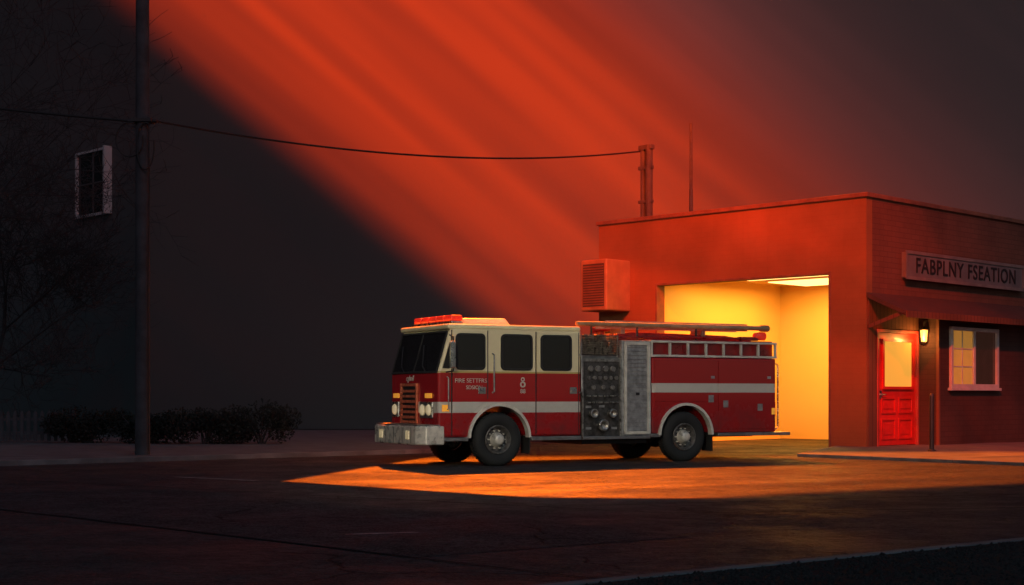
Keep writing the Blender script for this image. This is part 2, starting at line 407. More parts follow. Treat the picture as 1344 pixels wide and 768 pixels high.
MB().box(2.752,D-.5,-.67,-.007,0,4.0).obj('annex_wall',M_ANNEX,ST,label='dark brown boarded annex wall beneath awning')
MB().box(2.72,2.80,-.70,-.62,0.,3.8).obj('corner_post',M_SIDING,ST)
wn=MB().box(3.45,6.2,-.685,-.672,1.80,3.42).obj('window',M_DIMWIN,ST,label='white framed window, one half lit yellow')
MB().box(3.47,4.72,-.69,-.686,1.83,3.39).obj('lit_pane',M_LITWIN,wn)
mb=MB(); ring(mb,rrect(3.36,6.26,1.72,3.50,.01,1),rrect(3.47,6.15,1.83,3.39,.01,1),-.76,-.672)
mb.box(4.72,4.84,-.74,-.688,1.83,3.39)
mb.box(4.07,4.11,-.71,-.691,1.83,3.39).box(3.47,4.72,-.705,-.691,2.32,2.36).box(3.47,4.72,-.705,-.691,2.84,2.88)
mb.obj('frame',M_FRAME,wn,bevel=.008)
MB().box(3.28,6.34,-.80,-.672,1.64,1.72).obj('sill',M_FRAME,wn,bevel=.01)
mb=MB().prism([(-.007,4.22),(-1.25,3.66),(-1.25,3.78),(-.007,4.36)],'x',-.03,D-.3)
aw=mb.obj('awning',M_AWN,ST,bevel=.008,label='sloping dark shingled awning over the door')
MB().box(-.05,D-.28,-1.29,-1.252,3.62,3.80).obj('fascia',M_SIDING,aw)
MB().prism([(-.007,3.35),(-.007,3.45),(-1.0,3.78),(-1.1,3.70)],'x',.03,.10).obj('bracket',M_SIDING,aw)

SG=thing('building_sign',(9.82,40.9,4.87),math.radians(45),'long raised letter sign on the station wall','sign')
MB().box(1.85,9.05,-.16,-.006,0,.72).obj('board',M_SIGN,SG,bevel=.02)
mb=MB(); ring(mb,rrect(1.80,9.10,-.05,.77,.02,1),rrect(1.88,9.02,.04,.68,.02,1),-.19,-.161); mb.obj('border',M_SIGNED,SG)
text('lettering','FABPLNY FSEATION',.62,(5.45,-.175,.35),M_LETTER,SG,.006,sx=1.02,spacing=1.12,off=.008)

LT=thing('wall_lantern',(11.87,42.53,2.98),math.radians(45),'black wall lantern with glowing amber glass beside red door','lantern')
LT.scale=(.9,.9,.9)
mb=MB().lathe([(0,.60),(.04,.54),(.08,.50),(.12,.47),(.12,.45),(.0,.45)],(0,0,0),'z',6,False)
mb.lathe([(0,0),(.04,.02),(.08,.05),(.095,.07),(0,.07)],(0,0,0),'z',6,False)
for i in range(6):
    a=2*math.pi*i/6; mb.cyl((.09*math.cos(a),.09*math.sin(a),.06),(.125*math.cos(a),.125*math.sin(a),.46),.008,seg=5)
mb.cyl((0,0,.58),(0,0,.70),.02).tube([(0,0,.70),(.08,.0,.72),(.155,0,.64)],.018).box(.13,.155,-.05,.05,.42,.76)
mb.obj('lantern_frame',M_BLACK,LT)
MB().lathe([(.080,.075),(.114,.445)],(0,0,0),'z',6,False).obj('lantern_glass',M_LANT,LT)

ac=thing('air_conditioner',(9.82,40.9,0),math.radians(45),'large boxy air conditioner mounted high on station wall','air conditioner')
ac.location=Vector((9.82,40.9,4.16))+Vector((-.7071*8.54,.7071*8.54,0))
MB().box(-1.175,-.003,0,1.09,0,1.62).obj('casing',M_AC,ac,bevel=.06,seg=3)
mb=MB(); 
for i in range(16):
    z=.18+i*.08; mb.box(-1.215,-1.18,.12,.97,z,z+.045)
mb.obj('grille',M_ACG,ac)
MB().box(-1.179,-1.176,.1,.99,.14,1.48).obj('grille_recess',M_DARK,ac)

MT=thing('roof_mast',(4.3,48.5,6.6),math.radians(45),'twin pipe electrical mast rising above station roof','mast')
many('pipe',M_POLE,MT,[MB().cyl((0,0,0),(0,0,3.0),.08),MB().cyl((.0,-.26,0),(.0,-.26,3.1),.12)])
many('clamp',M_POLE,MT,[MB().box(-.1,.1,-.42,.12,.0,.5),MB().box(-.08,.08,-.4,.15,2.3,2.42),MB().box(-.08,.08,-.4,.15,1.2,1.3),MB().box(-.1,.1,-.42,.12,2.95,3.1)],.01)
AN=thing('roof_antenna',(5.82,48.0,6.6),0,'thin upright antenna rod on station roof','antenna')
MB().cyl((0,0,0),(0,0,1.6),.065,.06,8).cyl((0,0,1.6),(0,0,3.75),.05,.045,8).obj('rod',M_POLE,AN)
MB().box(-.12,.12,-.12,.12,0,.14).obj('base',M_POLE,AN)
BO=thing('bollard',(10.72,37.7,.075),0,'thin dark metal bollard with rounded cap on pavement','bollard')
MB().cyl((0,0,0),(0,0,1.40),.062,.062,14).lathe([(.062,1.40),(.055,1.45),(.03,1.475),(0,1.48)],(0,0,0),'z',14).obj('post',M_BLACK,BO)
MB().lathe([(.11,0),(.11,.03),(.062,.05)],(0,0,0),'z',14).obj('base_flange',M_BLACK,BO)

UP=thing('utility_pole',(-8.66,34.6,.11),0,'tall weathered utility pole standing on the pavement','utility pole')
MB().cyl((0,0,0),(0,0,12.2),.175,.15,20).obj('pole',M_POLE,UP)
MB().box(-1.1,1.1,-.06,.06,11.3,11.42).obj('crossarm',M_POLE,UP)
many('insulator',M_WHITE,UP,[MB().lathe([(.04,0),(.055,.06),(.035,.1),(.05,.14),(0,.18)],(x,0,11.42),'z',10) for x in (-.95,-.4,.4,.95)])
mb=MB().box(-.24,.24,-.2,.2,7.78,7.86).cyl((.2,0,7.82),(.34,0,7.82),.05).cyl((-.2,0,7.82),(-.34,0,7.82),.05); mb.obj('wire_bracket',M_BLACK,UP)
pc=[]
for k,(rx,rz,cx,cz) in enumerate(((.32,.40,-.25,7.35),(.20,.55,.12,7.2))):
    pc.append(MB().tube([(cx+rx*math.cos(a),-.2,cz+rz*math.sin(a)) for a in [i*math.pi*2/20*.85+1.2 for i in range(21)]],.018,6))
pc.append(MB().tube([(.17,-.12,7.8),(.2,-.14,6.4),(.17,-.15,4.),(.18,-.15,0.1)],.016,6))
many('cable_coil',M_WIRE,UP,pc)
def wire(p,q,sag,label,r=.026):
    p=Vector(p);q=Vector(q);pts=[]
    for i in range(33):
        t=i/32; v=p.lerp(q,t); v.z-=4*sag*t*(1-t); pts.append(v)
    tag(MB().tube(pts,r,6).obj('overhead_wire',M_WIRE),label,'wire')
wire((-8.35,34.6,7.93),(4.2,48.4,9.5),.50,'overhead wire sagging from pole to roof mast')
wire((-8.98,34.6,7.93),(-26,38.,10.9),.25,'overhead wire running from pole past bare trees')

FE=thing('picket_fence',(-21.3,43.5,.11),0,'old dim picket fence on the pavement','fence')
mb=MB()
for i in range(42):
    x=i*.2; mb.prism([(x,0.05),(x+.1,.05),(x+.1,.86),(x+.05,.95),(x,.86)],'y',0,.025)
mb.obj('pickets',M_FENCE,FE)
many('rail',M_FENCE,FE,[MB().box(-.05,8.4,.03,.08,.25,.33),MB().box(-.05,8.4,.03,.08,.65,.73)])
many('post',M_FENCE,FE,[MB().box(-.1,0,.085,.18,0,1.),MB().box(4.1,4.2,.085,.19,0,1.),MB().box(8.3,8.4,.085,.19,0,1.)])

def bush(x,y,rx,rz,label):
    T=thing('bush',(x,y,.11),0,label,'bush','bushes beside the dark house')
    mb=MB()
    lobes=[(random.uniform(-.75,.75)*rx,random.uniform(-.4,.4),random.uniform(.25,.7)*rz,random.uniform(.35,.6)) for _ in range(9)]
    for _ in range(3600):
        l=random.choice(lobes)
        d=Vector((random.gauss(0,1),random.gauss(0,1),random.gauss(0,1))).normalized()*(random.random()**.4)
        c=Vector((l[0]+d.x*l[3]*rx,l[1]+d.y*l[3]*.9,max(.03,l[2]+d.z*l[3]*rz*.8)))
        a=Vector((random.gauss(0,1),random.gauss(0,1),random.gauss(0,1))).normalized(); b=a.orthogonal().normalized()
        s=random.uniform(.03,.065)
        mb.add([c-a*s,c+b*s*.5,c+a*s,c-b*s*.5],[(0,1,2,3)])
    mb.obj('crown',M_LEAF,T)
    mb=MB()
    for _ in range(9): 
        mb.cyl((random.uniform(-.1,.1),random.uniform(-.1,.1),0),(random.uniform(-.6,.6)*rx,random.uniform(-.4,.4),rz*.8),.025,.01,5)
    mb.obj('stem',M_BARK,T)
bush(-10.5,42.6,1.3,1.0,'low dark bush beside the fence'); bush(-8.8,42.2,1.1,1.1,'rounded dark bush on the pavement')
bush(-7.2,42.4,1.2,1.2,'wide dark bush on the pavement'); bush(-12.4,43.2,1.2,1.0,'low dark bush beside the fence')

def tree(x,y,h,seed,label,lean=(0,0),r0=.16):
    rnd=random.Random(seed)
    T=thing('bare_tree',(x,y,.1),0,label,'tree','bare winter trees')
    tr=MB();cr=MB()
    def br(mb,p,d,L,r,lev):
        n=4 if lev<3 else 3
        for i in range(n):
            q=p+d*(L/n); r2=r*(.86 if lev==0 else .8)
            mb.cyl(p,q,r,r2,8 if lev<2 else 4,False)
            p=q; r=r2
            d=(d+Vector((rnd.gauss(0,.16),rnd.gauss(0,.16),rnd.gauss(.03,.1)))).normalized()
            if lev<5 and (lev>0 or i>=1):
                for _ in range(2 if lev in(1,2) else (2 if lev==0 else 1)):
                    s=Vector((rnd.gauss(0,1),rnd.gauss(0,1),rnd.gauss(.25,.6))).normalized()
                    br(cr,p,(d*.55+s*.75).normalized(),L*rnd.uniform(.5,.68),max(.009,r*.55),lev+1)
    br(tr,Vector((0,0,0)),Vector((lean[0],lean[1],1)).normalized(),h*.55,r0,0)
    tr.obj('trunk',M_BARK,T); cr.obj('crown',M_BARK,T)
tree(-16.2,46.0,8.5,3,'bare leafless tree in front of the dark house',r0=.10)
tree(-16.0,38.5,16.,11,'tall bare tree with thin reaching branches',(.0,0),.17)

# ================================================================ FIRE TRUCK
TR=thing('fire_truck',(-.27,31.2,.004),math.radians(28),'red and cream fire engine parked before the open garage','fire truck')
WD=2.45
def arc(cx,cz,R,zb,n=14):
    a0=math.asin((zb-cz)/R) if abs(zb-cz)<R else 0
    return [(cx+R*math.cos(a),cz+R*math.sin(a)) for a in [math.pi-a0+(2*a0-math.pi)*i/n for i in range(n+1)]]
prof=[(-1.42,.62)]+arc(0,.58,.70,.62)+[(2.02,.62),(2.02,2.94),(-1.05,2.94),(-1.15,2.86),(-1.42,1.95)]
MB().prism(prof,'y',0,WD).obj('cab',M_CAB,TR,bevel=.06,seg=4,label='crew cab, cream above and red below')
MB().box(-1.20,2.0,-.02,WD+.02,2.88,2.99).obj('cab_roof',M_CREAM,TR,bevel=.045,seg=4)
MB().prism([(-.70,2.985),(-.58,3.14),(.45,3.16),(.60,2.985)],'y',.55,1.9).obj('roof_air_unit',M_CREAM,TR,bevel=.05,seg=3)
lb=MB().box(-1.0,-.72,.25,2.2,3.0,3.06).cyl((-.86,.5,2.98),(-.86,.5,3.02),.05).cyl((-.86,1.9,2.98),(-.86,1.9,3.02),.05).obj('light_bar',M_CHROME,TR,bevel=.01)
many('red_lens',M_REDL,lb,[MB().box(-1.0,-.72,.27+i*.385,.64+i*.385,3.062,3.19) for i in range(5)],.035)
def door_poly(x0,x1,zb,zt,cx,R,side):
    zc=.58
    if side=='front':
        zx=zc+math.sqrt(R*R-(x1-cx)**2); pts=[(x0,zb),(cx-math.sqrt(R*R-(zb-zc)**2),zb)]
        a0=math.atan2(zb-zc,pts[1][0]-cx); a1=math.atan2(zx-zc,x1-cx)
        if a0<0:a0+=2*math.pi
        pts+=[(cx+R*math.cos(a0+(a1-a0)*i/8),zc+R*math.sin(a0+(a1-a0)*i/8)) for i in range(1,9)]
        return pts+[(x1,zt),(x0,zt)]
    return [(x0,zb),(x1,zb),(x1,zt),(x0,zt)]
def door(x0,x1,side):
    return MB().prism(door_poly(x0,x1,.66,2.86,0,.84,side),'y',-.022,-.001).obj('door',M_CAB,TR,bevel=.008)
def window(par,x0,x1,z0,z1,y=-.03,name='window'):
    w=MB().prism(rrect(x0,x1,z0,z1,.07),'y',y,y+.02).obj(name,M_GLASS,par)
    m=MB(); ring(m,rrect(x0-.035,x1+.035,z0-.035,z1+.035,.1),rrect(x0+.01,x1-.01,z0+.01,z1-.01,.06),y-.016,y+.01); m.obj('rubber_seal',M_RUB,w)
    return w
d1=door(-1.10,-.29,'front'); d2=door(.90,1.93,'rear')
many('door_gap',M_BLACK,TR,[MB().box(-1.127,-1.103,-.004,-.0005,.66,2.86),MB().box(-.287,-.263,-.004,-.0005,1.42,2.86),MB().box(.873,.897,-.004,-.0005,.66,2.86),MB().box(1.933,1.957,-.004,-.0005,.66,2.86)])
window(d1,-1.00,-.38,2.06,2.76); window(TR,.07,.76,2.06,2.76,-.01); window(d2,1.02,1.72,2.06,2.76)
MB().prism([(-1.33,2.06),(-1.16,2.06),(-1.16,2.60)],'y',-.01,-.001).obj('window',M_GLASS,TR,label='small triangular quarter window')
def hnd(par,x,z): MB().box(x-.09,x+.09,-.035,-.024,z-.07,z+.07).cyl((x-.07,-.05,z),(x+.07,-.05,z),.015).obj('handle',M_CHROME,par,bevel=.004)
hnd(d1,-.42,1.60); hnd(d2,1.80,1.60)
for x in (-.16,1.98):
    MB().tube([(x,-.0,1.55),(x,-.08,1.58),(x,-.08,2.35),(x,0,2.38)],.015,8).obj('grab_rail',M_ALU,TR)
MB().tube([(-1.22,-.01,1.2),(-1.22,-.07,1.22),(-1.22,-.07,1.85),(-1.22,0,1.88)],.013,8).obj('grab_rail',M_ALU,TR)
text('lettering','FIRE SETTFRS',.13,(-.68,-.028,1.80),M_PALE,d1,.003,off=.0)
text('lettering','SDSION',.11,(-.60,-.028,1.66),M_PALE,d1,.003,off=.0)
em=MB(); ring(em,rrect(.520,.610,1.79,1.88,.04),rrect(.542,.588,1.812,1.858,.018),-.006,-.001)
ring(em,rrect(.500,.630,1.665,1.789,.055),rrect(.532,.598,1.695,1.76,.028),-.006,-.001)
em.obj('emblem',M_PALE,TR)
text('lettering','88',.13,(.565,-.006,1.58),M_PALE,TR,.003,off=.0)
def fp(z,y,off):
    t=(z-1.95)/(2.86-1.95); return (-1.42+.27*t-off,y,z+off*.28)
def fquad(mb,z0,z1,y0,y1,o0,o1):
    v=[fp(z0,y0,o0),fp(z0,y1,o0),fp(z1,y1,o0),fp(z1,y0,o0),fp(z0,y0,o1),fp(z0,y1,o1),fp(z1,y1,o1),fp(z1,y0,o1)]
    mb.add(v,[(0,1,2,3),(7,6,5,4),(0,4,5,1),(1,5,6,2),(2,6,7,3),(3,7,4,0)]); return mb
ws=fquad(MB(),2.0,2.80,.10,2.35,.001,.016).obj('windscreen',M_GLASS,TR,bevel=.004)
mb=MB(); fquad(mb,1.96,2.0,.06,2.39,.0,.03); fquad(mb,2.80,2.84,.06,2.39,.0,.03); fquad(mb,2.0,2.8,.06,.10,.0,.03); fquad(mb,2.0,2.8,2.35,2.39,.0,.03); fquad(mb,2.0,2.8,1.205,1.245,.017,.03)
mb.obj('rubber_seal',M_RUB,ws)
many('wiper',M_BLACK,TR,[MB().tube([fp(1.98,y,.05),fp(2.1,y+.2,.06),fp(2.55,y+.45,.045)],.012,6) for y in (.55,1.65)])
v0=-1.42
g=MB().box(v0-.05,v0,1.0,1.06,.90,1.75).box(v0-.05,v0,1.80,1.86,.90,1.75).box(v0-.05,v0,1.06,1.80,1.69,1.75).box(v0-.05,v0,1.06,1.80,.90,.96).obj('grille',M_GRILLE_GLOW,TR,bevel=.008)
mb=MB()
for i in range(6): mb.box(v0-.05,v0-.012,1.06,1.80,1.0+i*.112,1.058+i*.112)
mb.obj('grille_bars',M_GRILLE_GLOW,g)
MB().box(v0-.01,v0-.001,1.06,1.80,.96,1.69).obj('grille_mesh',M_BLACK,g)
for y0,y1 in ((.22,.86),(1.97,2.33)):
    h=MB().box(v0-.045,v0-.001,y0,y1,1.02,1.36).obj('headlight',M_CHROME,TR,bevel=.02)
    n=2 if y1-y0>.5 else 1
    many('lens',M_LAMP,h,[MB().lathe([(.12,-.05),(.10,-.075),(.05,-.09),(0,-.095)],(v0,y0+(y1-y0)*(k+.5)/n,1.19),'x',20) for k in range(n)])
MB().box(v0-.03,v0-.001,.30,.62,1.44,1.54).obj('turn_signal',M_AMB,TR,bevel=.01)
MB().box(v0-.03,v0-.001,1.98,2.28,1.44,1.54).obj('turn_signal',M_AMB,TR,bevel=.01)
MB().box(-1.34,-1.18,-.02,-.001,1.16,1.30).obj('side_marker',M_AMB,TR,bevel=.005)
text('lettering','cghnil',.17,(v0-.012,1.42,1.86),M_WHITE,TR,.004,rot=(math.pi/2,0,-math.pi/2),shear=.3)
mb=MB().prism([(-1.88,.14),(-1.72,-.05),(-1.30,-.05),(-1.30,.10),(-1.36,.10),(-1.36,2.35),(-1.30,2.35),(-1.30,2.50),(-1.72,2.50),(-1.88,2.31)],'z',.47,.86)
bp=mb.obj('bumper',M_BUMP,TR,bevel=.03,seg=3)
MB().prism([(-1.84,.14),(-1.69,-.01),(-1.38,-.01),(-1.38,2.46),(-1.69,2.46),(-1.84,2.31)],'z',.862,.89).obj('bumper_deck',M_PLATE,bp)
many('bumper_lamp',M_LAMP,bp,[MB().box(-1.90,-1.882,y,y+.16,.58,.76) for y in (.45,1.85)],.005)
many('bumper_seam',M_BLACK,bp,[MB().box(-1.885,-1.879,y,y+.012,.50,.83) for y in (.35,.8,1.25,1.7,2.15)])
mr=MB().box(-1.30,-1.18,-.36,-.30,2.05,2.62).obj('mirror',M_CHROME,TR,bevel=.03,seg=3)
many('mirror_arm',M_BLACK,mr,[MB().tube([(-1.16,0,2.75),(-1.22,-.30,2.70),(-1.22,-.31,2.55)],.014),MB().tube([(-1.24,0,1.98),(-1.22,-.30,2.0),(-1.22,-.31,2.12)],.014)])
def fender(cx,R,name='fender_trim',m=M_WHITE):
    a0=math.asin((.60-.58)/R)
    o=[];i=[]
    n=20
    for k in range(n+1):
        a=math.pi-a0+(2*a0-math.pi)*k/n
        o.append((cx+(R+.06)*math.cos(a),.58+(R+.06)*math.sin(a))); i.append((cx+R*math.cos(a),.58+R*math.sin(a)))
    v=[(p[0],-.05,p[1]) for p in o]+[(p[0],-.05,p[1]) for p in i]+[(p[0],.10,p[1]) for p in o]+[(p[0],.10,p[1]) for p in i]
    N=n+1;f=[]
    for k in range(n): f+=[(k,k+1,N+k+1,N+k),(k,2*N+k,2*N+k+1,k+1),(N+k,N+k+1,3*N+k+1,3*N+k)]
    MB().add(v,f,False).obj(name,m,TR)
fender(0,.69); fender(4.76,.69)
MB().box(.76,2.0,-.04,.3,.53,.615).obj('running_step',M_PLATE,TR,bevel=.01)
MB().box(-1.3,-.74,-.03,.3,.54,.615).obj('running_step',M_PLATE,TR,bevel=.01)
MB().box(-1.3,7.2,.75,1.7,.52,.75).box(2.2,3.9,.3,2.1,.42,.52).cyl((0,.2,.56),(0,2.25,.56),.09).cyl((4.76,.2,.56),(4.76,2.25,.56),.12).lathe([(0,-.2),(.25,-.1),(.28,0),(.25,.1),(0,.2)],(4.76,1.22,.56),'y',16).obj('chassis',M_BLACK,TR)
def wheel(x,far):
    c=(x,.04 if not far else WD-.04,.56)
    s=-1 if far else 1
    prof=[(.31,.02),(.35,-.01),(.42,-.03),(.50,-.025),(.545,.01),(.565,.06),(.565,.24),(.545,.29),(.50,.32),(.35,.32),(.31,.30)]
    mb=MB().lathe([(r,h*s) for r,h in prof],(0,0,0),'y',48)
    for i in range(48):
        a=2*math.pi*i/48; ca,sa=math.cos(a),math.sin(a)
        w=.018
        for y0,y1 in ((.05,.12),(.17,.25)):
            q=[(.56*ca-w*sa,y0*s,.56*sa+w*ca),(.56*ca+w*sa,y0*s,.56*sa-w*ca),(.575*ca+w*sa,y0*s,.575*sa-w*ca),(.575*ca-w*sa,y0*s,.575*sa+w*ca)]
            q2=[(a_,y1*s,b_) for a_,_,b_ in q]
            mb.add(q+q2,[(0,1,2,3),(3,2,6,7),(0,3,7,4),(1,5,6,2)])
    me=mb.obj('wheel',M_RUB,TR); me.location=c
    r=MB().lathe([(r,h*s) for r,h in [(.31,.01),(.30,-.012),(.275,.0),(.262,.10),(.24,.12),(.17,.09),(.16,.09)]],(0,0,0),'y',40).obj('rim',M_RIM,me)
    mb=MB().lathe([(r,h*s) for r,h in [(.16,.088),(.15,.05),(.125,.0),(.115,-.05),(.09,-.075),(.04,-.08),(0,-.08)]],(0,0,0),'y',32)
    for i in range(10):
        a=2*math.pi*i/10; mb.cyl((.19*math.cos(a),.10*s,.19*math.sin(a)),(.19*math.cos(a),.05*s,.19*math.sin(a)),.02,.016,6)
    mb.obj('hub',M_BUMP,r)
    for i in range(8):
        a=2*math.pi*(i+.5)/8; MB().cyl((.232*math.cos(a),.125*s,.232*math.sin(a)),(.232*math.cos(a),.098*s,.232*math.sin(a)),.022,.022,10).obj('vent_hole',M_BLACK,r)
for x,f in ((0,0),(4.76,0),(0,1),(4.76,1)): wheel(x,f)
pp=MB().box(2.07,3.04,.06,WD-.06,.60,2.28).obj('pump_panel',M_PANEL,TR,bevel=.01)
for x,z,r in ((2.28,2.08,.065),(2.47,2.08,.065),(2.66,2.08,.065),(2.85,2.08,.065),(2.24,1.88,.04),(2.38,1.88,.04),(2.52,1.88,.04),(2.66,1.88,.04),(2.80,1.88,.04),(2.94,1.88,.04),(2.35,1.67,.05),(2.6,1.67,.05),(2.84,1.67,.05)):
    gg=MB().lathe([(r,.0),(r,-.035),(r*.85,-.04)],(x,.06,z),'y',20).obj('gauge',M_FIT,pp)
    MB().cyl((x,.06,z),(x,.027,z),r*.84,r*.84,18).obj('gauge_face',M_DIAL,gg)
many('valve_handle',M_FIT,pp,[MB().cyl((x,.06,zz),(x,-.03,zz),.018).cyl((x-.035,-.03,zz),(x+.035,-.03,zz),.016) for zz in (1.48,1.34) for x in (2.2,2.35,2.5,2.65,2.8,2.94)])
many('hose_outlet',M_FIT,pp,[MB().lathe([(r*.8,0),(r*.8,-.08),(r,-.08),(r,-.13),(r*.7,-.14),(r*.6,-.06),(0,-.06)],(x,.06,z),'y',18) for x,z,r in ((2.32,1.10,.10),(2.80,1.10,.10),(2.56,.84,.13))])
many('instruction_plate',M_ALU,pp,[MB().box(x,x+.14,.052,.058,z,z+.05) for x,z in ((2.16,1.22),(2.5,1.23),(2.82,.75),(2.16,.75))])
MB().box(2.05,2.085,.02,.07,.58,2.30).box(3.02,3.055,.02,.07,.58,2.30).box(2.085,3.02,.03,.07,2.24,2.30).obj('panel_trim',M_FIT,pp)
cb=MB().box(2.07,3.04,.12,WD-.12,2.29,2.38).box(2.07,2.11,.12,WD-.12,2.38,2.82).box(3.0,3.04,.12,WD-.12,2.38,2.82).obj('crosslay_bed',M_PLATE,TR)
mb=MB()
rn=random.Random(5)
for k in range(5):
    for j in range(8):
        x=2.19+k*.16; z=2.42+j*.055
        if k<4 or j<6:
            mb.prism(rrect(x-.065,x+.065,z-.024,z+.024,.02,3),'y',.10+rn.uniform(-.05,.05),WD-.12)
mb.obj('folded_hose',M_HOSE,cb)
mb=MB()
for i in range(9):
    mb.cyl((2.12,.04,2.40+i*.05),(3.0,.04,2.40+i*.05),.008,seg=5); mb.cyl((2.14+i*.105,.04,2.38),(2.14+i*.105,.04,2.84),.008,seg=5)
mb.obj('cargo_net',M_HOSE,cb)
sc=MB().box(3.06,3.84,.01,WD-.01,.60,2.72).obj('side_compartment',M_ALU,TR,bevel=.02)
mb=MB()
for i in range(22): mb.cyl((3.20,.008,.72+i*.088),(3.72,.008,.72+i*.088),.014,seg=6)
mb.obj('roller_shutter',M_ALU,sc)
mb=MB(); ring(mb,rrect(3.12,3.79,.64,2.68,.03,2),rrect(3.18,3.73,.70,2.62,.02,2),-.025,.0095); mb.obj('shutter_frame',M_WHITE,sc)
MB().box(3.42,3.50,-.035,-.008,1.5,1.56).obj('handle',M_BLACK,sc)
prof=[(3.86,.64)]+arc(4.76,.58,.70,.64)+[(7.31,.64),(7.31,2.35),(3.86,2.35)]
rb=MB().prism(prof,'y',0,WD).obj('rear_body',M_BODY,TR,bevel=.03,seg=3,label='red rear body with white stripe')
for x0,x1,z0,z1 in ((3.92,5.645,1.36,2.29),(5.665,7.25,.72,2.29)):
    cd=MB().box(x0,x1,-.016,-.001,z0,z1).obj('compartment_door',M_BODY,TR,bevel=.006)
    MB().box(x1-.20,x1-.10,-.028,-.017,1.88,1.94).obj('handle',M_ALU,cd,bevel=.004)
many('notice_plate',M_ALU,TR,[MB().box(x-.07,x+.07,-.026,-.017,z-.08,z+.08) for x,z in ((5.45,1.42),(5.86,1.30),(6.84,1.22))])
MB().box(7.18,7.27,-.03,-.001,1.05,1.2).obj('side_marker',M_AMB,TR)
MB().box(7.311,7.35,.05,.35,1.0,1.35).obj('tail_light',M_REDL,TR,bevel=.01)
MB().box(7.311,7.35,2.1,2.4,1.0,1.35).obj('tail_light',M_REDL,TR,bevel=.01)
rl=MB().box(3.80,7.33,-.03,.05,2.36,2.41).box(3.80,7.33,-.03,.05,2.68,2.73)
for i in range(8):
    x=3.82+i*.494; rl.box(x,x+.045,-.02,.04,2.41,2.68)
rl.obj('side_rail',M_WHITE,TR,bevel=.006)
MB().box(3.86,7.31,.12,WD-.12,2.352,2.76).obj('hose_bed',M_RED,TR,bevel=.02)
MB().prism([(3.1,2.73),(3.2,2.88),(3.6,2.93),(6.2,2.89),(6.95,2.80),(6.98,2.73)],'y',.45,WD-.30).obj('hose_bed_cover',M_RED,TR,bevel=.04,seg=3)
MB().tube([(3.0,.18,2.78),(4.9,.18,2.82),(7.05,.18,2.82)],.025,10).obj('hose_bed_rail',M_RED,TR)
mb=MB().lathe([(0,-.16),(.07,-.14),(.10,-.02),(.10,.14),(0,.17)],(6.95,.16,2.88),'x',14); mb.obj('rear_beacon',M_REDL,TR)
MB().box(6.4,6.9,.1,.3,2.77,2.86).obj('rear_beacon_base',M_RED,TR,bevel=.02)
mb=MB().lathe([(0,-.01),(.048,0),(.055,.05),(.055,5.0),(.08,5.02),(.08,5.22),(.055,5.26),(0,5.27)],(2.02,.22,3.07),'x',18)
sh=mb.obj('suction_tube',M_TAN,TR)
many('tube_bracket',M_BLACK,sh,[MB().cyl((x,.22,2.75),(x,.22,3.03),.025) for x in (2.4,3.6,5.2)])
mb=MB().box(2.9,6.8,.42,.46,3.00,3.05).box(2.9,6.8,.42,.46,3.12,3.17).box(2.9,6.8,.84,.88,3.00,3.05).box(2.9,6.8,.84,.88,3.12,3.17)
for i in range(13): mb.cyl((3.0+i*.3,.46,3.085),(3.0+i*.3,.84,3.085),.018); mb.box(2.98+i*.3,3.01+i*.3,.42,.46,3.05,3.12)
mb.box(3.3,3.4,.42,.88,2.88,3.0).box(5.5,5.6,.42,.88,2.86,3.0)
mb.obj('ladder',M_LADDER,TR)
mb=MB().cyl((3.25,1.2,2.72),(3.25,1.2,2.95),.09).cyl((3.0,1.2,2.98),(3.6,1.2,3.04),.07,.05).obj('deck_gun',M_RED,TR)
MB().box(5.62,7.31,-.05,.25,.56,.636).box(7.31,7.72,-.03,2.48,.56,.636).obj('rear_step',M_PLATE,TR,bevel=.01)
many('running_step',M_PLATE,TR,[MB().box(3.80,4.06,-.03,.25,.56,.636),MB().box(2.04,3.79,-.03,.3,.53,.60)],.01)
MB().box(5.50,5.53,.03,.42,.22,.66).obj('mud_flap',M_RUB,TR)
MB().box(.74,.76,.03,.42,.25,.62).obj('mud_flap',M_RUB,TR)
MB().tube([(7.33,.06,.7),(7.42,.06,.75),(7.42,.06,2.2),(7.33,.06,2.25)],.018).obj('grab_rail',M_CHROME,TR)

# ================================================================ LIGHTS
def aim(o,t):
    d=Vector(t)-o.location; o.rotation_euler=d.to_track_quat('-Z','Y').to_euler()
def spot(name,loc,tgt,power,angle,blend,radius,color=(1,1,1)):
    l=bpy.data.lights.new(name,'SPOT'); l.energy=power; l.spot_size=math.radians(angle); l.spot_blend=blend; l.shadow_soft_size=radius; l.color=color
    o=bpy.data.objects.new(name,l); COL.objects.link(o); o.location=loc; aim(o,tgt); return o,l
Lp=(1.,0.,30.)
o,l=spot('red_beam_lamp',Lp,(6,66,0),1.0,84,.2,.25)
l.energy=1.20e6
l.use_nodes=True; t=l.node_tree; em=t.nodes['Emission']
geo=t.nodes.new('ShaderNodeNewGeometry'); dx,dy,dz=sep(t,geo.outputs['Incoming'])
dyk=math_node(t,'DIVIDE',66.-Lp[1],dy)
Xw=math_node(t,'MULTIPLY_ADD',dx,dyk,Lp[0]); Zw=math_node(t,'MULTIPLY_ADD',dz,dyk,Lp[2])
s=math_node(t,'ADD',math_node(t,'MULTIPLY',math_node(t,'ADD',Xw,18.8),.649),math_node(t,'MULTIPLY',math_node(t,'SUBTRACT',Zw,19.2),.761))
a=math_node(t,'SUBTRACT',math_node(t,'MULTIPLY',Xw,.761),math_node(t,'MULTIPLY',Zw,.649))
off=math_node(t,'MULTIPLY',ramp(t,Zw,-.6,3.6,9.,0.),ramp(t,Xw,.2,2.6))
off2=math_node(t,'MULTIPLY',ramp(t,Xw,-16.75,-16.45,1.,0.),ramp(t,Xw,-20.,-16.5,5.2,6.7))
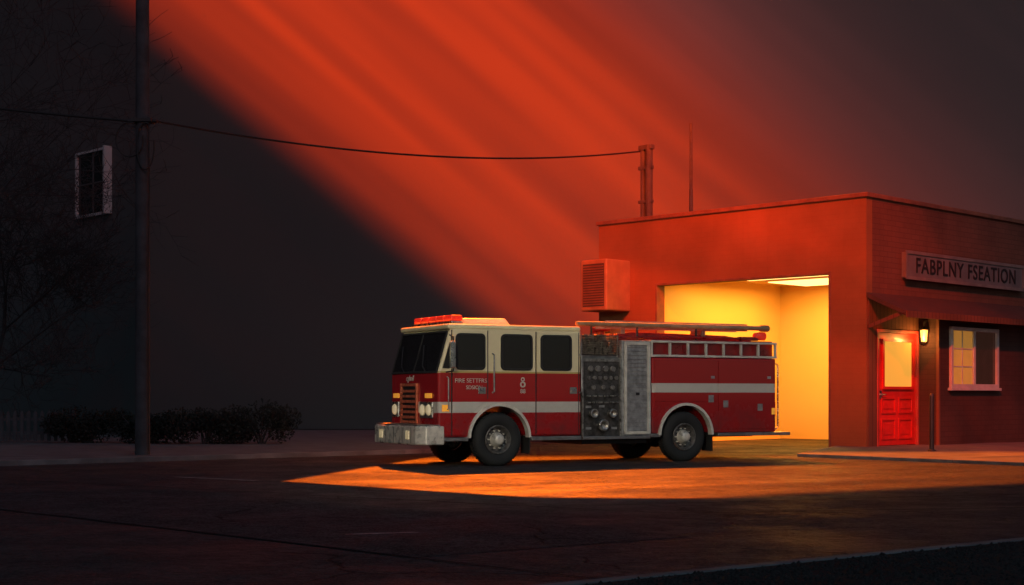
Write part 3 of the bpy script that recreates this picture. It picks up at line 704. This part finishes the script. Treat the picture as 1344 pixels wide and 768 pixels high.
s=math_node(t,'ADD',math_node(t,'ADD',math_node(t,'ADD',s,off),off2),.2)
cb=t.nodes.new('ShaderNodeCombineXYZ'); t.links.new(math_node(t,'MULTIPLY',s,.9),cb.inputs[0]); t.links.new(math_node(t,'MULTIPLY',a,.03),cb.inputs[1])
ns=noise(t,cb.outputs[0],1.,3,.5)
rp=t.nodes.new('ShaderNodeValToRGB'); t.links.new(math_node(t,'DIVIDE',s,28.6,clamp=True),rp.inputs[0])
rp.color_ramp.interpolation='B_SPLINE'
stops=[(0,0),(.6,.06),(1.5,.40),(2.3,.60),(3.1,.54),(4.2,.92),(5.3,1.0),(6.9,.62),(8.4,1.0),(9.6,1.0),(11.0,.80),(12.3,.56),(13.5,.45),(15.5,.24),(18,.10),(21,.045),(26,.03)]
cr=rp.color_ramp
for i,(p,vv) in enumerate(stops):
    e=cr.elements[0] if i==0 else (cr.elements[1] if i==1 else cr.elements.new(p/26))
    e.position=p/26
    k=min(1,max(0,(p-13)/8))
    e.color=(vv,vv*(.053*(1-k)+.36*k),vv*(.0*(1-k)+.34*k),1)
amp=ramp(t,s,12.,18.,1.,.35)
nz=math_node(t,'ADD',1.,math_node(t,'MULTIPLY',math_node(t,'SUBTRACT',ramp(t,ns,.3,.7,.74,1.16),1.),amp))
fa=ramp(t,a,-8,4,1.,.80); fb=ramp(t,Zw,-1.,3.6,.44,1.); fc=ramp(t,a,8.,20.,1.,.5)
st_=math_node(t,'MULTIPLY',math_node(t,'MULTIPLY',math_node(t,'MULTIPLY',fa,fb),fc),nz)
t.links.new(rp.outputs[0],em.inputs['Color']); t.links.new(st_,em.inputs['Strength'])
Lq=(-1.,52.,24.)
o,l=spot('orange_road_lamp',Lq,(4,29,0),3.3e5,70,.1,.08)
l.use_nodes=True; t=l.node_tree; em=t.nodes['Emission']
geo=t.nodes.new('ShaderNodeNewGeometry'); dx,dy,dz=sep(t,geo.outputs['Incoming'])
k=math_node(t,'DIVIDE',-Lq[2],dz)
X=math_node(t,'MULTIPLY_ADD',dx,k,Lq[0]); Y=math_node(t,'MULTIPLY_ADD',dy,k,Lq[1])
poly=[(-4.0,25.7),(0.3,21.6),(2.8,21.3),(14,28.2),(14,38),(-2.,36.)]
acc=None
for i in range(len(poly)):
    p=Vector(poly[i]);q=Vector(poly[(i+1)%len(poly)]);d=(q-p).normalized();n=Vector((-d.y,d.x))
    dd=math_node(t,'ADD',math_node(t,'ADD',math_node(t,'MULTIPLY',X,n.x),math_node(t,'MULTIPLY',Y,n.y)),-n.dot(p))
    soft={0:.12,1:.3,2:.8,3:2,4:2,5:.15}[i]
    f=ramp(t,dd,-soft*.4,soft)
    acc=f if acc is None else math_node(t,'MULTIPLY',acc,f)
# soft shafts inside the pool, running the same way as its long edge
cbx=t.nodes.new('ShaderNodeCombineXYZ'); t.links.new(math_node(t,'ADD',math_node(t,'MULTIPLY',X,-.5),math_node(t,'MULTIPLY',Y,.9)),cbx.inputs[0])
t.links.new(math_node(t,'MULTIPLY',X,.08),cbx.inputs[1])
nz2=ramp(t,noise(t,cbx.outputs[0],1.1,3,.5),.3,.7,.62,1.2)
fx=ramp(t,X,0,9,1.,.55)
acc=math_node(t,'MULTIPLY',math_node(t,'MULTIPLY',acc,fx),nz2)
em.inputs['Color'].default_value=(1,.15,.006,1); t.links.new(acc,em.inputs['Strength'])
spot('added_fill_spot',(-3,9,7.5),(1.8,31.5,1.9),5.9e3,50,1.,1.0,(1,.91,.70))  # unseen spot added to fill the truck side; no street lamp stands here
l=bpy.data.lights.new('garage_lamp','AREA'); l.shape='RECTANGLE'; l.size=4.5; l.size_y=5; l.energy=670; l.color=(1,.48,.065)
o=bpy.data.objects.new('garage_lamp',l); COL.objects.link(o); o.location=(9.82+(3.4-4.3)*.7071,40.9+(3.4+4.3)*.7071,5.1); o.rotation_euler=(0,0,math.radians(45))
l=bpy.data.lights.new('lantern_bulb','POINT'); l.energy=50; l.color=(1,.38,.08); l.shadow_soft_size=.06
o=bpy.data.objects.new('lantern_bulb',l); COL.objects.link(o); o.location=(11.87-.12,42.53-.3,3.1)
l=bpy.data.lights.new('ambient_fill_sun','SUN'); l.energy=.24; l.angle=math.radians(20); l.color=(.28,.70,1)  # weak blue sun lamp added as soft ambient fill
o=bpy.data.objects.new('ambient_fill_sun',l); COL.objects.link(o); o.location=(0,0,40)
el=math.radians(42); o.rotation_euler=(math.pi/2-el,0,math.radians(24))
w=bpy.data.worlds.new('World'); S.world=w; w.use_nodes=True; t=w.node_tree
sk=t.nodes.new('ShaderNodeTexSky'); sk.sky_type='NISHITA'; sk.sun_disc=False; sk.sun_elevation=math.radians(42); sk.sun_rotation=math.radians(156)
bg=t.nodes['Background']; t.links.new(sk.outputs[0],bg.inputs[0]); bg.inputs[1].default_value=.020

cam=bpy.data.cameras.new('camera'); co=bpy.data.objects.new('camera',cam); COL.objects.link(co)
co.location=(0,0,1.5); co.rotation_euler=(math.pi/2,0,0)
cam.lens=51.9; cam.sensor_width=36; cam.shift_y=135/1344; cam.clip_end=2000
S.camera=co
